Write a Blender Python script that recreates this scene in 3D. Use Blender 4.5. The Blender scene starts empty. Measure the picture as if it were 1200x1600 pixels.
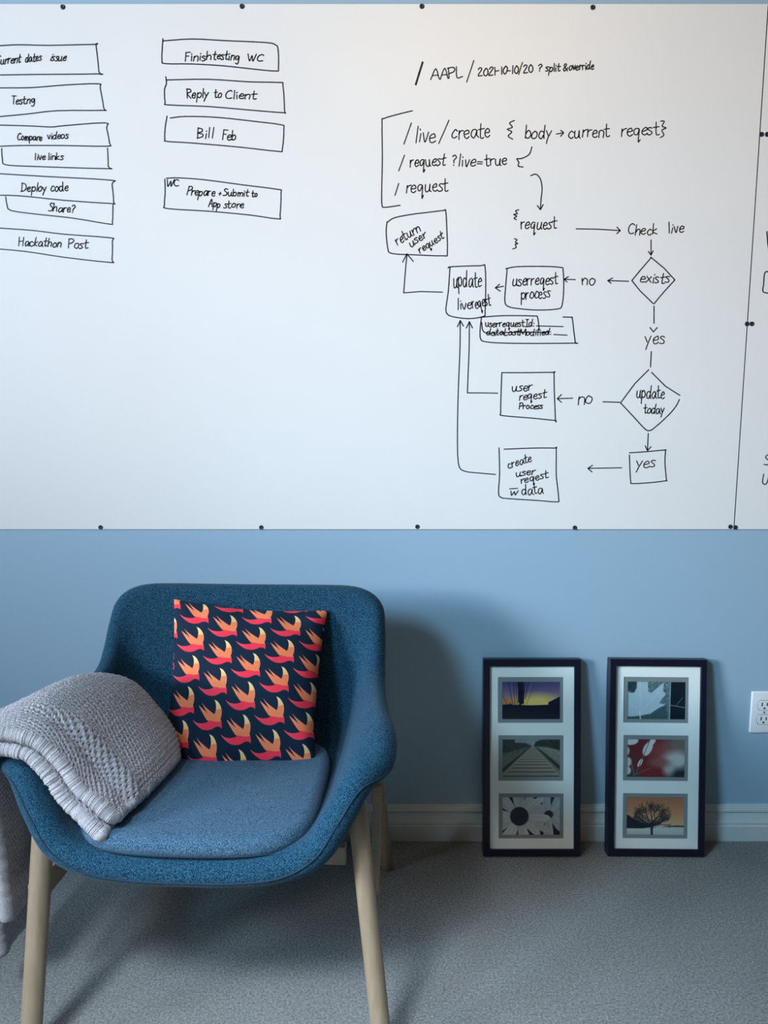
import bpy, bmesh, math, random
import numpy as np
from mathutils import Vector, Matrix
from mathutils.geometry import delaunay_2d_cdt

random.seed(7)
rng = np.random.default_rng(7)
SC = bpy.context.scene
COL = SC.collection
rad = math.radians

# ------------------------------------------------------------------ camera
F = 1220.0                      # focal length in pixels of the 1200x1600 frame
PITCH = rad(8.3)
CAM = np.array([0.0, -1.95, 1.17])
cd = bpy.data.cameras.new('camera'); cam = bpy.data.objects.new('camera', cd); COL.objects.link(cam)
cd.sensor_fit = 'VERTICAL'; cd.sensor_height = 36.0; cd.lens = F / 1600.0 * 36.0
cd.clip_start = 0.05
cam.location = CAM; cam.rotation_euler = (rad(90) - PITCH, 0, 0)
SC.camera = cam

# ------------------------------------------------------------------ light
SC.view_settings.view_transform = 'Standard'
SC.view_settings.look = 'None'
SC.view_settings.gamma = 1.0
SC.view_settings.use_curve_mapping = False
SC.view_settings.exposure = 0.0

w = bpy.data.worlds.new('world'); SC.world = w; w.use_nodes = True
bg = w.node_tree.nodes['Background']
bg.inputs[0].default_value = (0.06, 0.55, 0.80, 1); bg.inputs[1].default_value = 0.045


def area(name, loc, target, sx, sy, power, color, spread=180):
    d = bpy.data.lights.new(name, 'AREA'); o = bpy.data.objects.new(name, d); COL.objects.link(o)
    d.shape = 'RECTANGLE'; d.size = sx; d.size_y = sy; d.energy = power; d.color = color; d.spread = rad(spread)
    o.location = loc
    o.rotation_euler = (Vector(target) - Vector(loc)).to_track_quat('-Z', 'Y').to_euler()
    return o


area('window_daylight', (-6.5, -4.2, 2.3), (1.1, 0, 1.65), 1.7, 1.4, 17.40, (1.000, 0.586, 0.276), 32)
area('window_sky_light', (-4.6, -2.8, 2.1), (0.2, 0, 1.65), 1.2, 1.2, 37.20, (0.452, 0.726, 1.000), 52)
area('frame_fill_light', (-2.0, -2.6, 2.5), (0.8, 0, 0.35), 0.7, 0.7, 5.20, (0.462, 0.769, 1.000), 40)  # added fill lamp, aimed to brighten the picture frames and their mounts
area('ceiling_light', (-1.0, -2.45, 2.65), (-0.4, -1.95, 0), 0.6, 0.6, 52.50, (0.731, 0.869, 1.000), 62)
area('ceiling_lamp', (0.3, -1.9, 2.75), (0.1, 0, 1.75), 1.2, 0.5, 3.00, (1.000, 0.650, 0.250), 100)


# ------------------------------------------------------------------ helpers
def srgb(r, g, b):
    out = []
    for c in (r, g, b):
        c /= 255.0
        out.append(c / 12.92 if c <= 0.04045 else ((c + 0.055) / 1.055) ** 2.4)
    return tuple(out)


def at(px, py, y):
    """the point of the plane (wall distance y) seen at a pixel of the photograph"""
    a = (px - 600.0) / F; b = -(py - 800.0) / F
    d = np.array([a, math.cos(PITCH) + b * math.sin(PITCH), -math.sin(PITCH) + b * math.cos(PITCH)])
    t = (y - CAM[1]) / d[1]
    return CAM + d * t


def mesh(name, verts, faces, mats, parent=None, smooth=True, fmat=None, loc=None):
    me = bpy.data.meshes.new(name)
    v = np.asarray(verts, float)
    if loc is not None:
        v = v - np.asarray(loc)
    me.from_pydata([tuple(p) for p in v.tolist()], [], [tuple(f) for f in faces])
    if not isinstance(mats, (list, tuple)):
        mats = [mats]
    for m in mats:
        me.materials.append(m)
    if fmat is not None:
        me.polygons.foreach_set('material_index', list(fmat))
    me.polygons.foreach_set('use_smooth', [smooth] * len(me.polygons))
    me.update()
    o = bpy.data.objects.new(name, me); COL.objects.link(o)
    if loc is not None:
        o.location = loc
    if parent is not None:
        o.parent = parent
    return o


def bm_obj(name, bm, mat, parent=None, smooth=False):
    me = bpy.data.meshes.new(name); bm.to_mesh(me); bm.free()
    for m in (mat if isinstance(mat, (list, tuple)) else [mat]):
        me.materials.append(m)
    me.polygons.foreach_set('use_smooth', [smooth] * len(me.polygons))
    o = bpy.data.objects.new(name, me); COL.objects.link(o)
    if parent is not None:
        o.parent = parent
    return o


def thing(name, loc, label, cat, rot=(0, 0, 0), group=None):
    o = bpy.data.objects.new(name, None); COL.objects.link(o)
    o.empty_display_size = 0.1
    o.location = loc; o.rotation_euler = rot
    return tag(o, label, cat, group)


def tag(o, label=None, cat=None, group=None, kind=None):
    if label: o['label'] = label
    if cat: o['category'] = cat
    if group: o['group'] = group
    if kind: o['kind'] = kind
    return o


def add_box(bm, lo, hi, bevel=0.0, seg=2, mtx=None):
    r = bmesh.ops.create_cube(bm, size=1.0)
    vs = r['verts']
    c = (np.array(lo) + np.array(hi)) / 2; s = np.array(hi) - np.array(lo)
    for v in vs:
        v.co = Vector((v.co.x * s[0] + c[0], v.co.y * s[1] + c[1], v.co.z * s[2] + c[2]))
    if bevel > 0:
        es = list({e for v in vs for e in v.link_edges})
        r2 = bmesh.ops.bevel(bm, geom=es, offset=bevel, segments=seg, affect='EDGES', profile=0.6)
        vs = list({v for f in r2['faces'] for v in f.verts} | {v for v in vs if v.is_valid})
    if mtx is not None:
        bmesh.ops.transform(bm, matrix=mtx, verts=vs)


def beam(bm, p0, p1, wid, hei, up=(0, 0, 1), bevel=0.002):
    """a straight bar from p0 to p1"""
    p0 = Vector(p0); p1 = Vector(p1); d = (p1 - p0); L = d.length; d.normalize()
    s = d.cross(Vector(up)).normalized(); u = s.cross(d)
    m = Matrix((s, d, u)).transposed().to_4x4(); m.translation = p0
    add_box(bm, (-wid / 2, 0, -hei / 2), (wid / 2, L, hei / 2), bevel, 2, m)


def rod(p0, p1, r0, r1, n=24, rnd=0.006):
    """a tapered round bar with eased ends -> verts, faces"""
    p0 = np.array(p0, float); p1 = np.array(p1, float); d = p1 - p0; L = np.linalg.norm(d); d /= L
    a = np.cross(d, [0, 1, 0.01]); a /= np.linalg.norm(a); b = np.cross(d, a)
    prof = [(0, r0 - rnd), (rnd * .3, r0 - rnd * .3), (rnd, r0)]
    prof += [(L * k / 8, r0 + (r1 - r0) * k / 8) for k in range(1, 8)]
    prof += [(L - rnd, r1), (L - rnd * .3, r1 - rnd * .3), (L, r1 - rnd)]
    V = []; Fc = []
    for t, r in prof:
        for k in range(n):
            an = 2 * math.pi * k / n
            V.append(p0 + d * t + (a * math.cos(an) + b * math.sin(an)) * r)
    for i in range(len(prof) - 1):
        for k in range(n):
            q = (k + 1) % n
            Fc.append((i * n + k, i * n + q, (i + 1) * n + q, (i + 1) * n + k))
    Fc.append(tuple(range(n - 1, -1, -1))); Fc.append(tuple((len(prof) - 1) * n + k for k in range(n)))
    return V, Fc


def tube(points, r, n=6, closed=False):
    P = np.asarray(points, float); m = len(P)
    V = []; Fc = []
    T = np.gradient(P, axis=0)
    if closed:
        T = np.roll(P, -1, 0) - np.roll(P, 1, 0)
    T /= np.linalg.norm(T, axis=1)[:, None] + 1e-12
    ref = np.array([0.13, 0.2, 1.0])
    for i in range(m):
        a = np.cross(T[i], ref); a /= np.linalg.norm(a) + 1e-12; b = np.cross(T[i], a)
        for k in range(n):
            an = 2 * math.pi * k / n
            V.append(P[i] + r * (a * math.cos(an) + b * math.sin(an)))
    for i in range(m if closed else m - 1):
        j = (i + 1) % m
        for k in range(n):
            q = (k + 1) % n
            Fc.append((i * n + k, i * n + q, j * n + q, j * n + k))
    return V, Fc


def crom(P, t):
    """Catmull-Rom along axis 0 of P at parameters t in [0, n-1]"""
    P = np.asarray(P, float); n = len(P)
    ext = np.concatenate([(2 * P[:1] - P[1:2]), P, (2 * P[-1:] - P[-2:-1])])
    i = np.clip(np.floor(t).astype(int), 0, n - 2); f = (t - i)
    sh = (-1,) + (1,) * (P.ndim - 1); f = f.reshape(sh)
    p0, p1, p2, p3 = ext[i], ext[i + 1], ext[i + 2], ext[i + 3]
    return 0.5 * ((2 * p1) + (-p0 + p2) * f + (2 * p0 - 5 * p1 + 4 * p2 - p3) * f ** 2 + (-p0 + 3 * p1 - 3 * p2 + p3) * f ** 3)


def grid_normals(P):
    du = np.gradient(P, axis=1); dv = np.gradient(P, axis=0)
    n = np.cross(du, dv)
    return n / (np.linalg.norm(n, axis=2)[:, :, None] + 1e-12)


def thick_sheet(P, H, K=5, disp=None):
    """a padded sheet: the grid P (rows, cols, 3) thickened by H to both sides, with a round rim"""
    m, n, _ = P.shape
    N = grid_normals(P)
    Hg = np.full((m, n), H) if np.isscalar(H) else H
    up = Hg + (disp if disp is not None else 0)
    A = P + N * up[:, :, None]; B = P - N * (Hg if disp is None else up)[:, :, None]
    V = [A.reshape(-1, 3), B.reshape(-1, 3)]
    Fc = []
    idx = lambda i, j: i * n + j
    for i in range(m - 1):
        for j in range(n - 1):
            Fc.append((idx(i, j), idx(i, j + 1), idx(i + 1, j + 1), idx(i + 1, j)))
            o = m * n
            Fc.append((o + idx(i, j), o + idx(i + 1, j), o + idx(i + 1, j + 1), o + idx(i, j + 1)))
    per = [(0, j) for j in range(n)] + [(i, n - 1) for i in range(1, m)] + \
          [(m - 1, j) for j in range(n - 2, -1, -1)] + [(i, 0) for i in range(m - 2, 0, -1)]
    C = np.array([P[p] for p in per]); Nn = np.array([N[p] for p in per]); Hh = np.array([up[p] for p in per])
    T = np.roll(C, -1, 0) - np.roll(C, 1, 0); T /= np.linalg.norm(T, axis=1)[:, None] + 1e-12
    O = np.cross(T, Nn)
    # outward = away from the inner neighbour
    inner = np.array([P[min(max(i, 1), m - 2), min(max(j, 1), n - 2)] for i, j in per])
    s = np.sign(np.einsum('ij,ij->i', O, C - inner)); s[s == 0] = 1
    O = O * s[:, None]
    L = len(per); base = 2 * m * n; rings = []
    for k in range(1, K + 1):
        ph = math.pi / 2 - math.pi * k / (K + 1)
        V.append(C + O * (Hh * math.cos(ph))[:, None] + Nn * (Hh * math.sin(ph))[:, None])
        rings.append([base + (k - 1) * L + q for q in range(L)])
    top = [idx(i, j) for i, j in per]; bot = [m * n + idx(i, j) for i, j in per]
    seq = [top] + rings + [bot]
    for a, b in zip(seq[:-1], seq[1:]):
        for q in range(L):
            r = (q + 1) % L
            Fc.append((a[q], b[q], b[r], a[r]))
    rim = lambda ang, h=1.0: C + O * (Hh * math.cos(ang) * h)[:, None] + Nn * (Hh * math.sin(ang) * h)[:, None]
    return np.concatenate(V), Fc, per, rim


# ------------------------------------------------------------------ materials
def mat(name, color=(0.5, 0.5, 0.5), rough=0.6, spec=0.5, sheen=0.0):
    m = bpy.data.materials.new(name); m.use_nodes = True
    p = m.node_tree.nodes['Principled BSDF']
    p.inputs['Base Color'].default_value = (*color, 1)
    p.inputs['Roughness'].default_value = rough
    p.inputs['Specular IOR Level'].default_value = spec
    if sheen:
        p.inputs['Sheen Weight'].default_value = sheen
        p.inputs['Sheen Roughness'].default_value = 0.4
    return m


def nd(m, kind, **kw):
    n = m.node_tree.nodes.new(kind)
    for k, v in kw.items():
        if k in n.inputs.keys():
            n.inputs[k].default_value = v
        else:
            setattr(n, k, v)
    return n


def noise_mix(m, scale, c0, c1, lo=0.35, hi=0.65, detail=3.0, stretch=(1, 1, 1), bump=0.0, bump_dist=0.001, rough=0.6):
    nt = m.node_tree; p = nt.nodes['Principled BSDF']
    tc = nd(m, 'ShaderNodeTexCoord'); mp = nd(m, 'ShaderNodeMapping'); mp.inputs['Scale'].default_value = stretch
    nt.links.new(tc.outputs['Object'], mp.inputs['Vector'])
    no = nd(m, 'ShaderNodeTexNoise', Scale=scale, Detail=detail, Roughness=rough)
    nt.links.new(mp.outputs[0], no.inputs['Vector'])
    rp = nd(m, 'ShaderNodeValToRGB')
    rp.color_ramp.elements[0].position = lo; rp.color_ramp.elements[0].color = (*c0, 1)
    rp.color_ramp.elements[1].position = hi; rp.color_ramp.elements[1].color = (*c1, 1)
    nt.links.new(no.outputs['Fac'], rp.inputs['Fac'])
    nt.links.new(rp.outputs['Color'], p.inputs['Base Color'])
    if bump:
        b = nd(m, 'ShaderNodeBump', Strength=bump, Distance=bump_dist)
        nt.links.new(no.outputs['Fac'], b.inputs['Height']); nt.links.new(b.outputs[0], p.inputs['Normal'])
    return mp, no, rp


def attr_mat(name, rough=0.7, attr='pattern', spec=0.3):
    m = mat(name, rough=rough, spec=spec)
    a = nd(m, 'ShaderNodeAttribute'); a.attribute_name = attr
    m.node_tree.links.new(a.outputs['Color'], m.node_tree.nodes['Principled BSDF'].inputs['Base Color'])
    return m


M_wall = mat('blue_grey_wall_paint', (0.25, 0.385, 0.50), 0.55, 0.3)
noise_mix(M_wall, 260, (0.312, 0.460, 0.585), (0.322, 0.471, 0.597), 0.3, 0.7, bump=0.12, bump_dist=0.0006)

M_board = mat('white_melamine_board', (0.80, 0.80, 0.79), 0.32, 0.45)
noise_mix(M_board, 2.2, (0.79, 0.79, 0.78), (0.81, 0.81, 0.80), 0.3, 0.7)
M_edge = mat('dark_board_edge', (0.02, 0.022, 0.03), 0.8)
M_ink = mat('dark_marker_ink', (0.012, 0.013, 0.028), 0.5)
M_screw = mat('black_screw', (0.012, 0.02, 0.035), 0.45)

M_carpet = mat('grey_carpet', (0.3, 0.34, 0.36), 0.95, 0.05, sheen=0.25)


def carpet_nodes():
    m = M_carpet; nt = m.node_tree; p = nt.nodes['Principled BSDF']
    tc = nd(m, 'ShaderNodeTexCoord')
    fine = nd(m, 'ShaderNodeTexNoise', Scale=210.0, Detail=4.0, Roughness=0.7)
    mid = nd(m, 'ShaderNodeTexNoise', Scale=95.0, Detail=2.0)
    big = nd(m, 'ShaderNodeTexNoise', Scale=5.0, Detail=3.0)
    for q in (fine, mid, big):
        nt.links.new(tc.outputs['Object'], q.inputs['Vector'])
    rp = nd(m, 'ShaderNodeValToRGB')
    rp.color_ramp.elements[0].position = 0.36; rp.color_ramp.elements[0].color = (0.135, 0.140, 0.138, 1)
    rp.color_ramp.elements[1].position = 0.68; rp.color_ramp.elements[1].color = (0.455, 0.455, 0.435, 1)
    nt.links.new(fine.outputs['Fac'], rp.inputs['Fac'])
    mx = nd(m, 'ShaderNodeMix'); mx.data_type = 'RGBA'; mx.blend_type = 'MULTIPLY'; mx.inputs[0].default_value = 1.0
    r2 = nd(m, 'ShaderNodeValToRGB')
    r2.color_ramp.elements[0].position = 0.3; r2.color_ramp.elements[0].color = (0.74, 0.74, 0.75, 1)
    r2.color_ramp.elements[1].position = 0.7; r2.color_ramp.elements[1].color = (1.0, 1.0, 1.0, 1)
    ad = nd(m, 'ShaderNodeMath'); ad.operation = 'MULTIPLY_ADD'; ad.inputs[1].default_value = 0.5
    nt.links.new(mid.outputs['Fac'], ad.inputs[0])
    ad2 = nd(m, 'ShaderNodeMath'); ad2.operation = 'MULTIPLY'; ad2.inputs[1].default_value = 0.5
    nt.links.new(big.outputs['Fac'], ad2.inputs[0]); nt.links.new(ad2.outputs[0], ad.inputs[2])
    nt.links.new(ad.outputs[0], r2.inputs['Fac'])
    nt.links.new(rp.outputs['Color'], mx.inputs[6]); nt.links.new(r2.outputs['Color'], mx.inputs[7])
    nt.links.new(mx.outputs[2], p.inputs['Base Color'])
    b = nd(m, 'ShaderNodeBump', Strength=1.0, Distance=0.006)
    nt.links.new(fine.outputs['Fac'], b.inputs['Height']); nt.links.new(b.outputs[0], p.inputs['Normal'])


carpet_nodes()

M_trim = mat('white_trim_paint', (0.62, 0.67, 0.70), 0.4)
noise_mix(M_trim, 40, (0.60, 0.66, 0.69), (0.62, 0.68, 0.71), 0.3, 0.7)


def fabric(name, dark, light, lo=0.36, hi=0.68, scale=620, sheen=0.12):
    m = mat(name, rough=0.95, spec=0.12, sheen=sheen)
    noise_mix(m, scale, dark, light, lo, hi, detail=2.5, stretch=(1.0, 1.35, 0.75), bump=0.55, bump_dist=0.0012, rough=0.7)
    return m


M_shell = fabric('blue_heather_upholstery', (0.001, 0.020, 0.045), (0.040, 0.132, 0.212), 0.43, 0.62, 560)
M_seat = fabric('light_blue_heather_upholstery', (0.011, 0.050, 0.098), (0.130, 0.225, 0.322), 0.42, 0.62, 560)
M_seam = mat('dark_blue_seam', (0.008, 0.035, 0.065), 0.9)

M_wood = mat('pale_birch_wood', (0.5, 0.42, 0.31), 0.42)
noise_mix(M_wood, 14, (0.30, 0.215, 0.140), (0.37, 0.28, 0.195), 0.3, 0.7, detail=4, stretch=(7, 7, 0.6))
M_cap = mat('steel_screw_head', (0.25, 0.26, 0.27), 0.35)

M_wool = mat('grey_chenille', (0.32, 0.32, 0.35), 0.95, 0.03, sheen=0.12)
noise_mix(M_wool, 420, (0.37, 0.355, 0.385), (0.60, 0.565, 0.595), 0.34, 0.68, bump=0.8, bump_dist=0.0015)

M_pillow = attr_mat('printed_cushion_cover', 0.85)
M_frame = mat('black_painted_frame', (0.008, 0.008, 0.022), 0.35, 0.4)
M_mat = mat('white_mount_board', (0.90, 0.92, 0.92), 0.8)
M_bevel = mat('grey_inner_mount', (0.235, 0.265, 0.28), 0.8)
M_print = attr_mat('photo_print', 0.5)
M_backing = mat('brown_backing_board', (0.12, 0.09, 0.07), 0.9)
M_plate = mat('white_plastic', (0.82, 0.84, 0.85), 0.3)
M_slot = mat('dark_slot', (0.015, 0.015, 0.02), 0.8)

M_glass = bpy.data.materials.new('picture_glass'); M_glass.use_nodes = True
nt = M_glass.node_tree; nt.nodes.clear()
go = nt.nodes.new('ShaderNodeOutputMaterial'); gm = nt.nodes.new('ShaderNodeMixShader')
gt = nt.nodes.new('ShaderNodeBsdfTransparent'); gg = nt.nodes.new('ShaderNodeBsdfGlossy'); gf = nt.nodes.new('ShaderNodeFresnel')
gg.inputs['Roughness'].default_value = 0.03; gf.inputs['IOR'].default_value = 1.45
gt.inputs['Color'].default_value = (0.985, 1.0, 0.995, 1)
gb = nt.nodes.new('ShaderNodeNewGeometry'); gs = nt.nodes.new('ShaderNodeMath'); gs.operation = 'SUBTRACT'; gs.inputs[0].default_value = 1.0
gx = nt.nodes.new('ShaderNodeMath'); gx.operation = 'MULTIPLY'
nt.links.new(gb.outputs['Backfacing'], gs.inputs[1]); nt.links.new(gs.outputs[0], gx.inputs[0]); nt.links.new(gf.outputs[0], gx.inputs[1])
nt.links.new(gx.outputs[0], gm.inputs[0]); nt.links.new(gt.outputs[0], gm.inputs[1])
nt.links.new(gg.outputs[0], gm.inputs[2]); nt.links.new(gm.outputs[0], go.inputs[0])

# ------------------------------------------------------------------ room shell
X0, X1, Y0 = -3.2, 3.4, -4.4


def box_struct(name, lo, hi, m):
    bm = bmesh.new(); add_box(bm, lo, hi)
    return tag(bm_obj(name, bm, m), kind='structure')


tag(box_struct('wall_back', (X0, 0, 0), (X1, 0.1, 2.75), M_wall), 'plain blue-grey painted wall behind the whiteboard and armchair', 'wall')
tag(box_struct('floor', (X0, Y0, -0.05), (X1, 0, 0), M_carpet), 'grey cut-pile carpet covering the floor', 'floor')

prof = [(0, 0.099), (-0.006, 0.099), (-0.0072, 0.097), (-0.0072, 0.0935), (-0.0090, 0.092), (-0.0090, 0.0885), (-0.0105, 0.087),
        (-0.0105, 0.0805), (-0.0065, 0.079), (-0.0060, 0.075), (-0.0070, 0.068), (-0.0092, 0.060), (-0.0125, 0.053), (-0.0135, 0.049),
        (-0.0120, 0.0465), (-0.0120, 0.044), (-0.0150, 0.0425), (-0.0155, 0.040), (-0.0155, 0.0), (0, 0.0)]
V = []; Fc = []
for x in (X0, X1):
    V += [(x, a, b) for a, b in prof]
n = len(prof)
for k in range(n):
    q = (k + 1) % n
    Fc.append((k, q, n + q, n + k))
o = mesh('baseboard_back', V, Fc, M_trim, smooth=False)
tag(o, 'white moulded baseboard running along the foot of the wall', 'baseboard', kind='structure')

# ------------------------------------------------------------------ whiteboards
ZB, ZT = 0.842, 2.067


def panel(name, x0, x1, label):
    bm = bmesh.new(); add_box(bm, (x0, -0.004, ZB), (x1, -0.0002, ZT))
    o = bm_obj(name, bm, [M_board, M_edge])
    for p in o.data.polygons:
        p.material_index = 0 if p.normal.y < -0.5 else 1
    return tag(o, label, 'whiteboard')


JX = 0.884
board = panel('whiteboard_panel', JX - 2.44, JX - 0.0012,
              'large white dry-erase panel screwed to the wall, covered in task boxes and a flowchart')
board_r = panel('whiteboard_panel', JX + 0.0012, JX + 2.44,
                'second white dry-erase panel right of the seam, only its left strip in view')

YI = -0.0043


def screw(px, py, parent):
    c = at(px, py, -0.004)
    n = 20; V = []; Fc = []
    rings = [(0.0056, 0.0), (0.0054, 0.0011), (0.0042, 0.0017), (0.0020, 0.0017), (0.0017, 0.0006)]
    for r, h in rings:
        for k in range(n):
            a = 2 * math.pi * k / n
            rr = r
            if r < 0.0022:
                rr = r * (1.35 if k % 5 == 0 else 0.75)      # cross recess
            V.append((c[0] + rr * math.cos(a), -0.004 - h, c[2] + rr * math.sin(a)))
    for i in range(len(rings) - 1):
        for k in range(n):
            q = (k + 1) % n
            Fc.append((i * n + k, i * n + q, (i + 1) * n + q, (i + 1) * n + k))
    Fc.append(tuple((len(rings) - 1) * n + k for k in range(n)))
    return mesh('screw', V, Fc, M_screw, parent)


for px, py in [(98, 11), (378, 10), (659, 10), (926, 11.5), (157, 824), (408, 824), (652, 823), (898, 824.5),
               (1141, 823), (1189.5, 210), (1167, 506)]:
    screw(px, py, board)
for px, py in [(1149, 824), (1198.5, 210), (1174.5, 506)]:
    screw(px, py, board_r)

# --- handwriting
G = {
 'a': (10, '8,8 5,10 2,8 1,4 2,1 4,0 6,2 8,8 8,3 10,0'), 'b': (9, '1,18 1,0;1,6 4,10 7,8 7,3 4,0 1,2'),
 'c': (8, '7,8 4,10 1,6 1,2 4,0 7,2'), 'd': (10, '7,8 4,10 1,7 1,2 4,0 7,5;8,18 7,5 8,0'),
 'e': (8, '1,5 6,6 6,9 4,10 1,7 1,2 4,0 7,2'), 'f': (7, '7,16 5,18 3,15 3,0;0,9 6,9'),
 'g': (9, '7,9 4,10 1,7 2,2 5,2 7,8 7,-3 5,-7 2,-6'), 'h': (9, '1,18 1,0;1,5 4,10 7,8 7,0'),
 'i': (4, '2,9 2,0;2,13 2.3,14'), 'k': (8, '1,18 1,0;6,9 1,4 7,0'), 'l': (4, '2,18 2,0'),
 'm': (12, '1,10 1,0;1,6 3,10 5,8 5,0;5,6 8,10 10,7 10,0'), 'n': (9, '1,10 1,0;1,6 4,10 7,8 7,0'),
 'o': (9, '4,10 1,7 1,2 4,0 7,3 7,8 4,10'), 'p': (9, '1,10 1,-8;1,7 4,10 7,8 7,3 4,0 1,3'),
 'q': (10, '7,9 4,10 1,7 2,2 5,2 7,8 7,-8 9,-5'), 'r': (7, '1,10 1,0;1,6 3,9 6,10'),
 's': (7, '6,9 3,10 1,8 5,4 5,1 2,0 0,1'), 't': (8, '3,17 3,2 5,0 7,1;0,10 7,11'),
 'u': (10, '1,10 1,3 3,0 6,2 7,10 7,2 9,0'), 'v': (7, '0,10 3,0 6,10'), 'w': (11, '0,10 2,0 5,8 7,0 10,10'),
 'x': (8, '0,10 7,0;7,10 0,0'), 'y': (8, '0,10 3,3;7,10 3,0 1,-7'),
 'A': (10, '0,0 5,18 9,0;2,7 8,7'), 'B': (9, '1,18 1,0;1,18 6,16 6,11 1,9 7,7 7,2 1,0'),
 'C': (10, '9,15 6,18 2,14 1,6 4,1 9,2'), 'D': (11, '1,18 1,0;0,17 7,15 9,9 6,2 0,0'),
 'F': (9, '1,18 1,0;1,18 8,18;1,10 6,10'), 'H': (11, '1,18 1,0;9,18 9,0;1,9 9,10'),
 'I': (8, '1,18 7,18;4,18 4,0;1,0 7,0'), 'L': (9, '1,18 1,0 8,1'), 'M': (13, '0,0 1,18 6,4 11,18 12,0'),
 'P': (9, '1,18 1,0;0,17 6,18 8,14 6,10 1,8'), 'R': (9, '1,18 1,0;0,17 6,17 7,12 1,9 8,0'),
 'S': (9, '8,16 4,18 1,14 7,7 6,1 0,1'), 'T': (9, '0,18 9,18;4.5,18 4.5,0'), 'W': (14, '0,18 3,0 7,14 9,0 13,18'),
 'Y': (9, '0,17 4,8;9,18 4,7 1,-3'), 'K': (8, '1,18 1,0;7,17 1,8 8,0'), 'V': (9, '0,18 4,0 9,18'), 'U': (9, '1,18 1,4 4,0 7,4 8,18'),
 '0': (8, '4,15 1,10 1,4 4,0 7,4 7,11 4,15'), '1': (4, '2,15 2,0'), '2': (9, '1,12 4,15 7,12 1,0 8,0'),
 '/': (7, '6,20 0,-3'), '?': (8, '1,14 4,17 7,13 4,8 4,4;4,0 4,1'), '-': (7, '0,6 5,6'), '+': (8, '0,5 6,5;3,9 3,1'),
 '>': (14, '0,5 11,6;7,10 11,6 7,2'), '{': (8, '6,19 2,16 5,11 0,9 4,6 1,1 5,-2'), '}': (8, '0,19 4,17 2,12 6,9 2,7 4,1 0,-2'),
 '=': (9, '0,4 7,4;0,8 7,8'), ':': (4, '1,8 1.3,9;1,1 1.3,2'), '&': (10, '8,0 2,11 4,15 6,12 1,4 3,0 8,6'), ' ': (6, ''),
}


def smooth(P, k=4):
    P = np.asarray(P, float)
    if len(P) < 3:
        return P
    return crom(P, np.linspace(0, len(P) - 1, (len(P) - 1) * k + 1))


def strokes_text(txt, x0, y0, x1, y1, xh, slant=0.12):
    adv = sum(G[c][0] for c in txt) / 10.0
    L = math.hypot(x1 - x0, y1 - y0); sx = L / adv
    ux = np.array([(x1 - x0) / L, (y1 - y0) / L]); uy = np.array([ux[1], -ux[0]])
    out = []; pen = 0.0
    for c in txt:
        a, s = G[c]
        jx, jy, jr = rng.normal(0, 0.03), rng.normal(0, 0.06), rng.normal(0, 0.05)
        for st in s.split(';'):
            if not st:
                continue
            P = np.array([[float(q) for q in p.split(',')] for p in st.split()]) / 10.0
            P = P + rng.normal(0, 0.025, P.shape)
            P = smooth(P)
            X = (pen + P[:, 0] + jx) * sx + (slant + jr) * P[:, 1] * xh; Yv = (P[:, 1] + jy) * xh
            out.append(np.array([x0, y0]) + X[:, None] * ux + Yv[:, None] * uy)
        pen += a / 10.0
    return out


def ink(name, strokes, parent, width=1.8, label=None):
    """marker strokes (photo pixels) laid on the board as thin ink ribbons"""
    V = []; Fc = []
    for S in strokes:
        S = np.asarray(S, float)
        W = np.array([at(p[0], p[1], -0.004) for p in S])[:, [0, 2]]
        h = width * 0.00152 / 2
        for a, b in zip(W[:-1], W[1:]):
            d = b - a; L = np.linalg.norm(d)
            if L < 1e-7:
                continue
            d /= L; nrm = np.array([-d[1], d[0]]) * h
            i = len(V)
            for p in (a + nrm, a - nrm, b - nrm, b + nrm):
                V.append((p[0], YI, p[1]))
            Fc.append((i, i + 1, i + 2, i + 3))
        for p in W:
            i = len(V)
            for k in range(7):
                an = 2 * math.pi * k / 7
                V.append((p[0] + h * math.cos(an), YI, p[1] + h * math.sin(an)))
            Fc.append(tuple(range(i + 6, i - 1, -1)))
    o = mesh(name, V, Fc, M_ink, parent, smooth=False)
    if label:
        o['label'] = label
    return o


def Z1(*p): return np.array([(x / 2.0, y / 2.0) for x, y in p])
def Z2(*p): return np.array([(560 + x / 1.875, 60 + y / 1.875) for x, y in p])
def Z3(*p): return np.array([(580 + x / 1.9355, 300 + y / 1.9355) for x, y in p])
def Z4(*p): return np.array([(680 + x / 2.3077, 480 + y / 2.3077) for x, y in p])


def T(Z, txt, x0, y0, x1, y1, xh, slant=0.12):
    (a, b), (c, d) = Z((x0, y0), (x1, y1))
    s = {Z1: 2.0, Z2: 1.875, Z3: 1.9355, Z4: 2.3077}[Z]
    return strokes_text(txt, a, b, c, d, xh / s, slant)


def box_ink(Z, pts, label=None):
    return ink('drawn_box', [smooth(Z(*pts), 3)], board, 1.8, label)


def text_ink(label, *parts, width=1.7, parent=None):
    for p in parts:                                     # each word is a part of its own
        ink('written_word', p if isinstance(p, list) else [p], parent or board, width, 'marker writing ' + label)


def arrow_ink(Z, *lines):
    return ink('drawn_arrow', [smooth(Z(*l), 3) if len(l) > 3 else Z(*l) for l in lines], board, 1.75)


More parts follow.
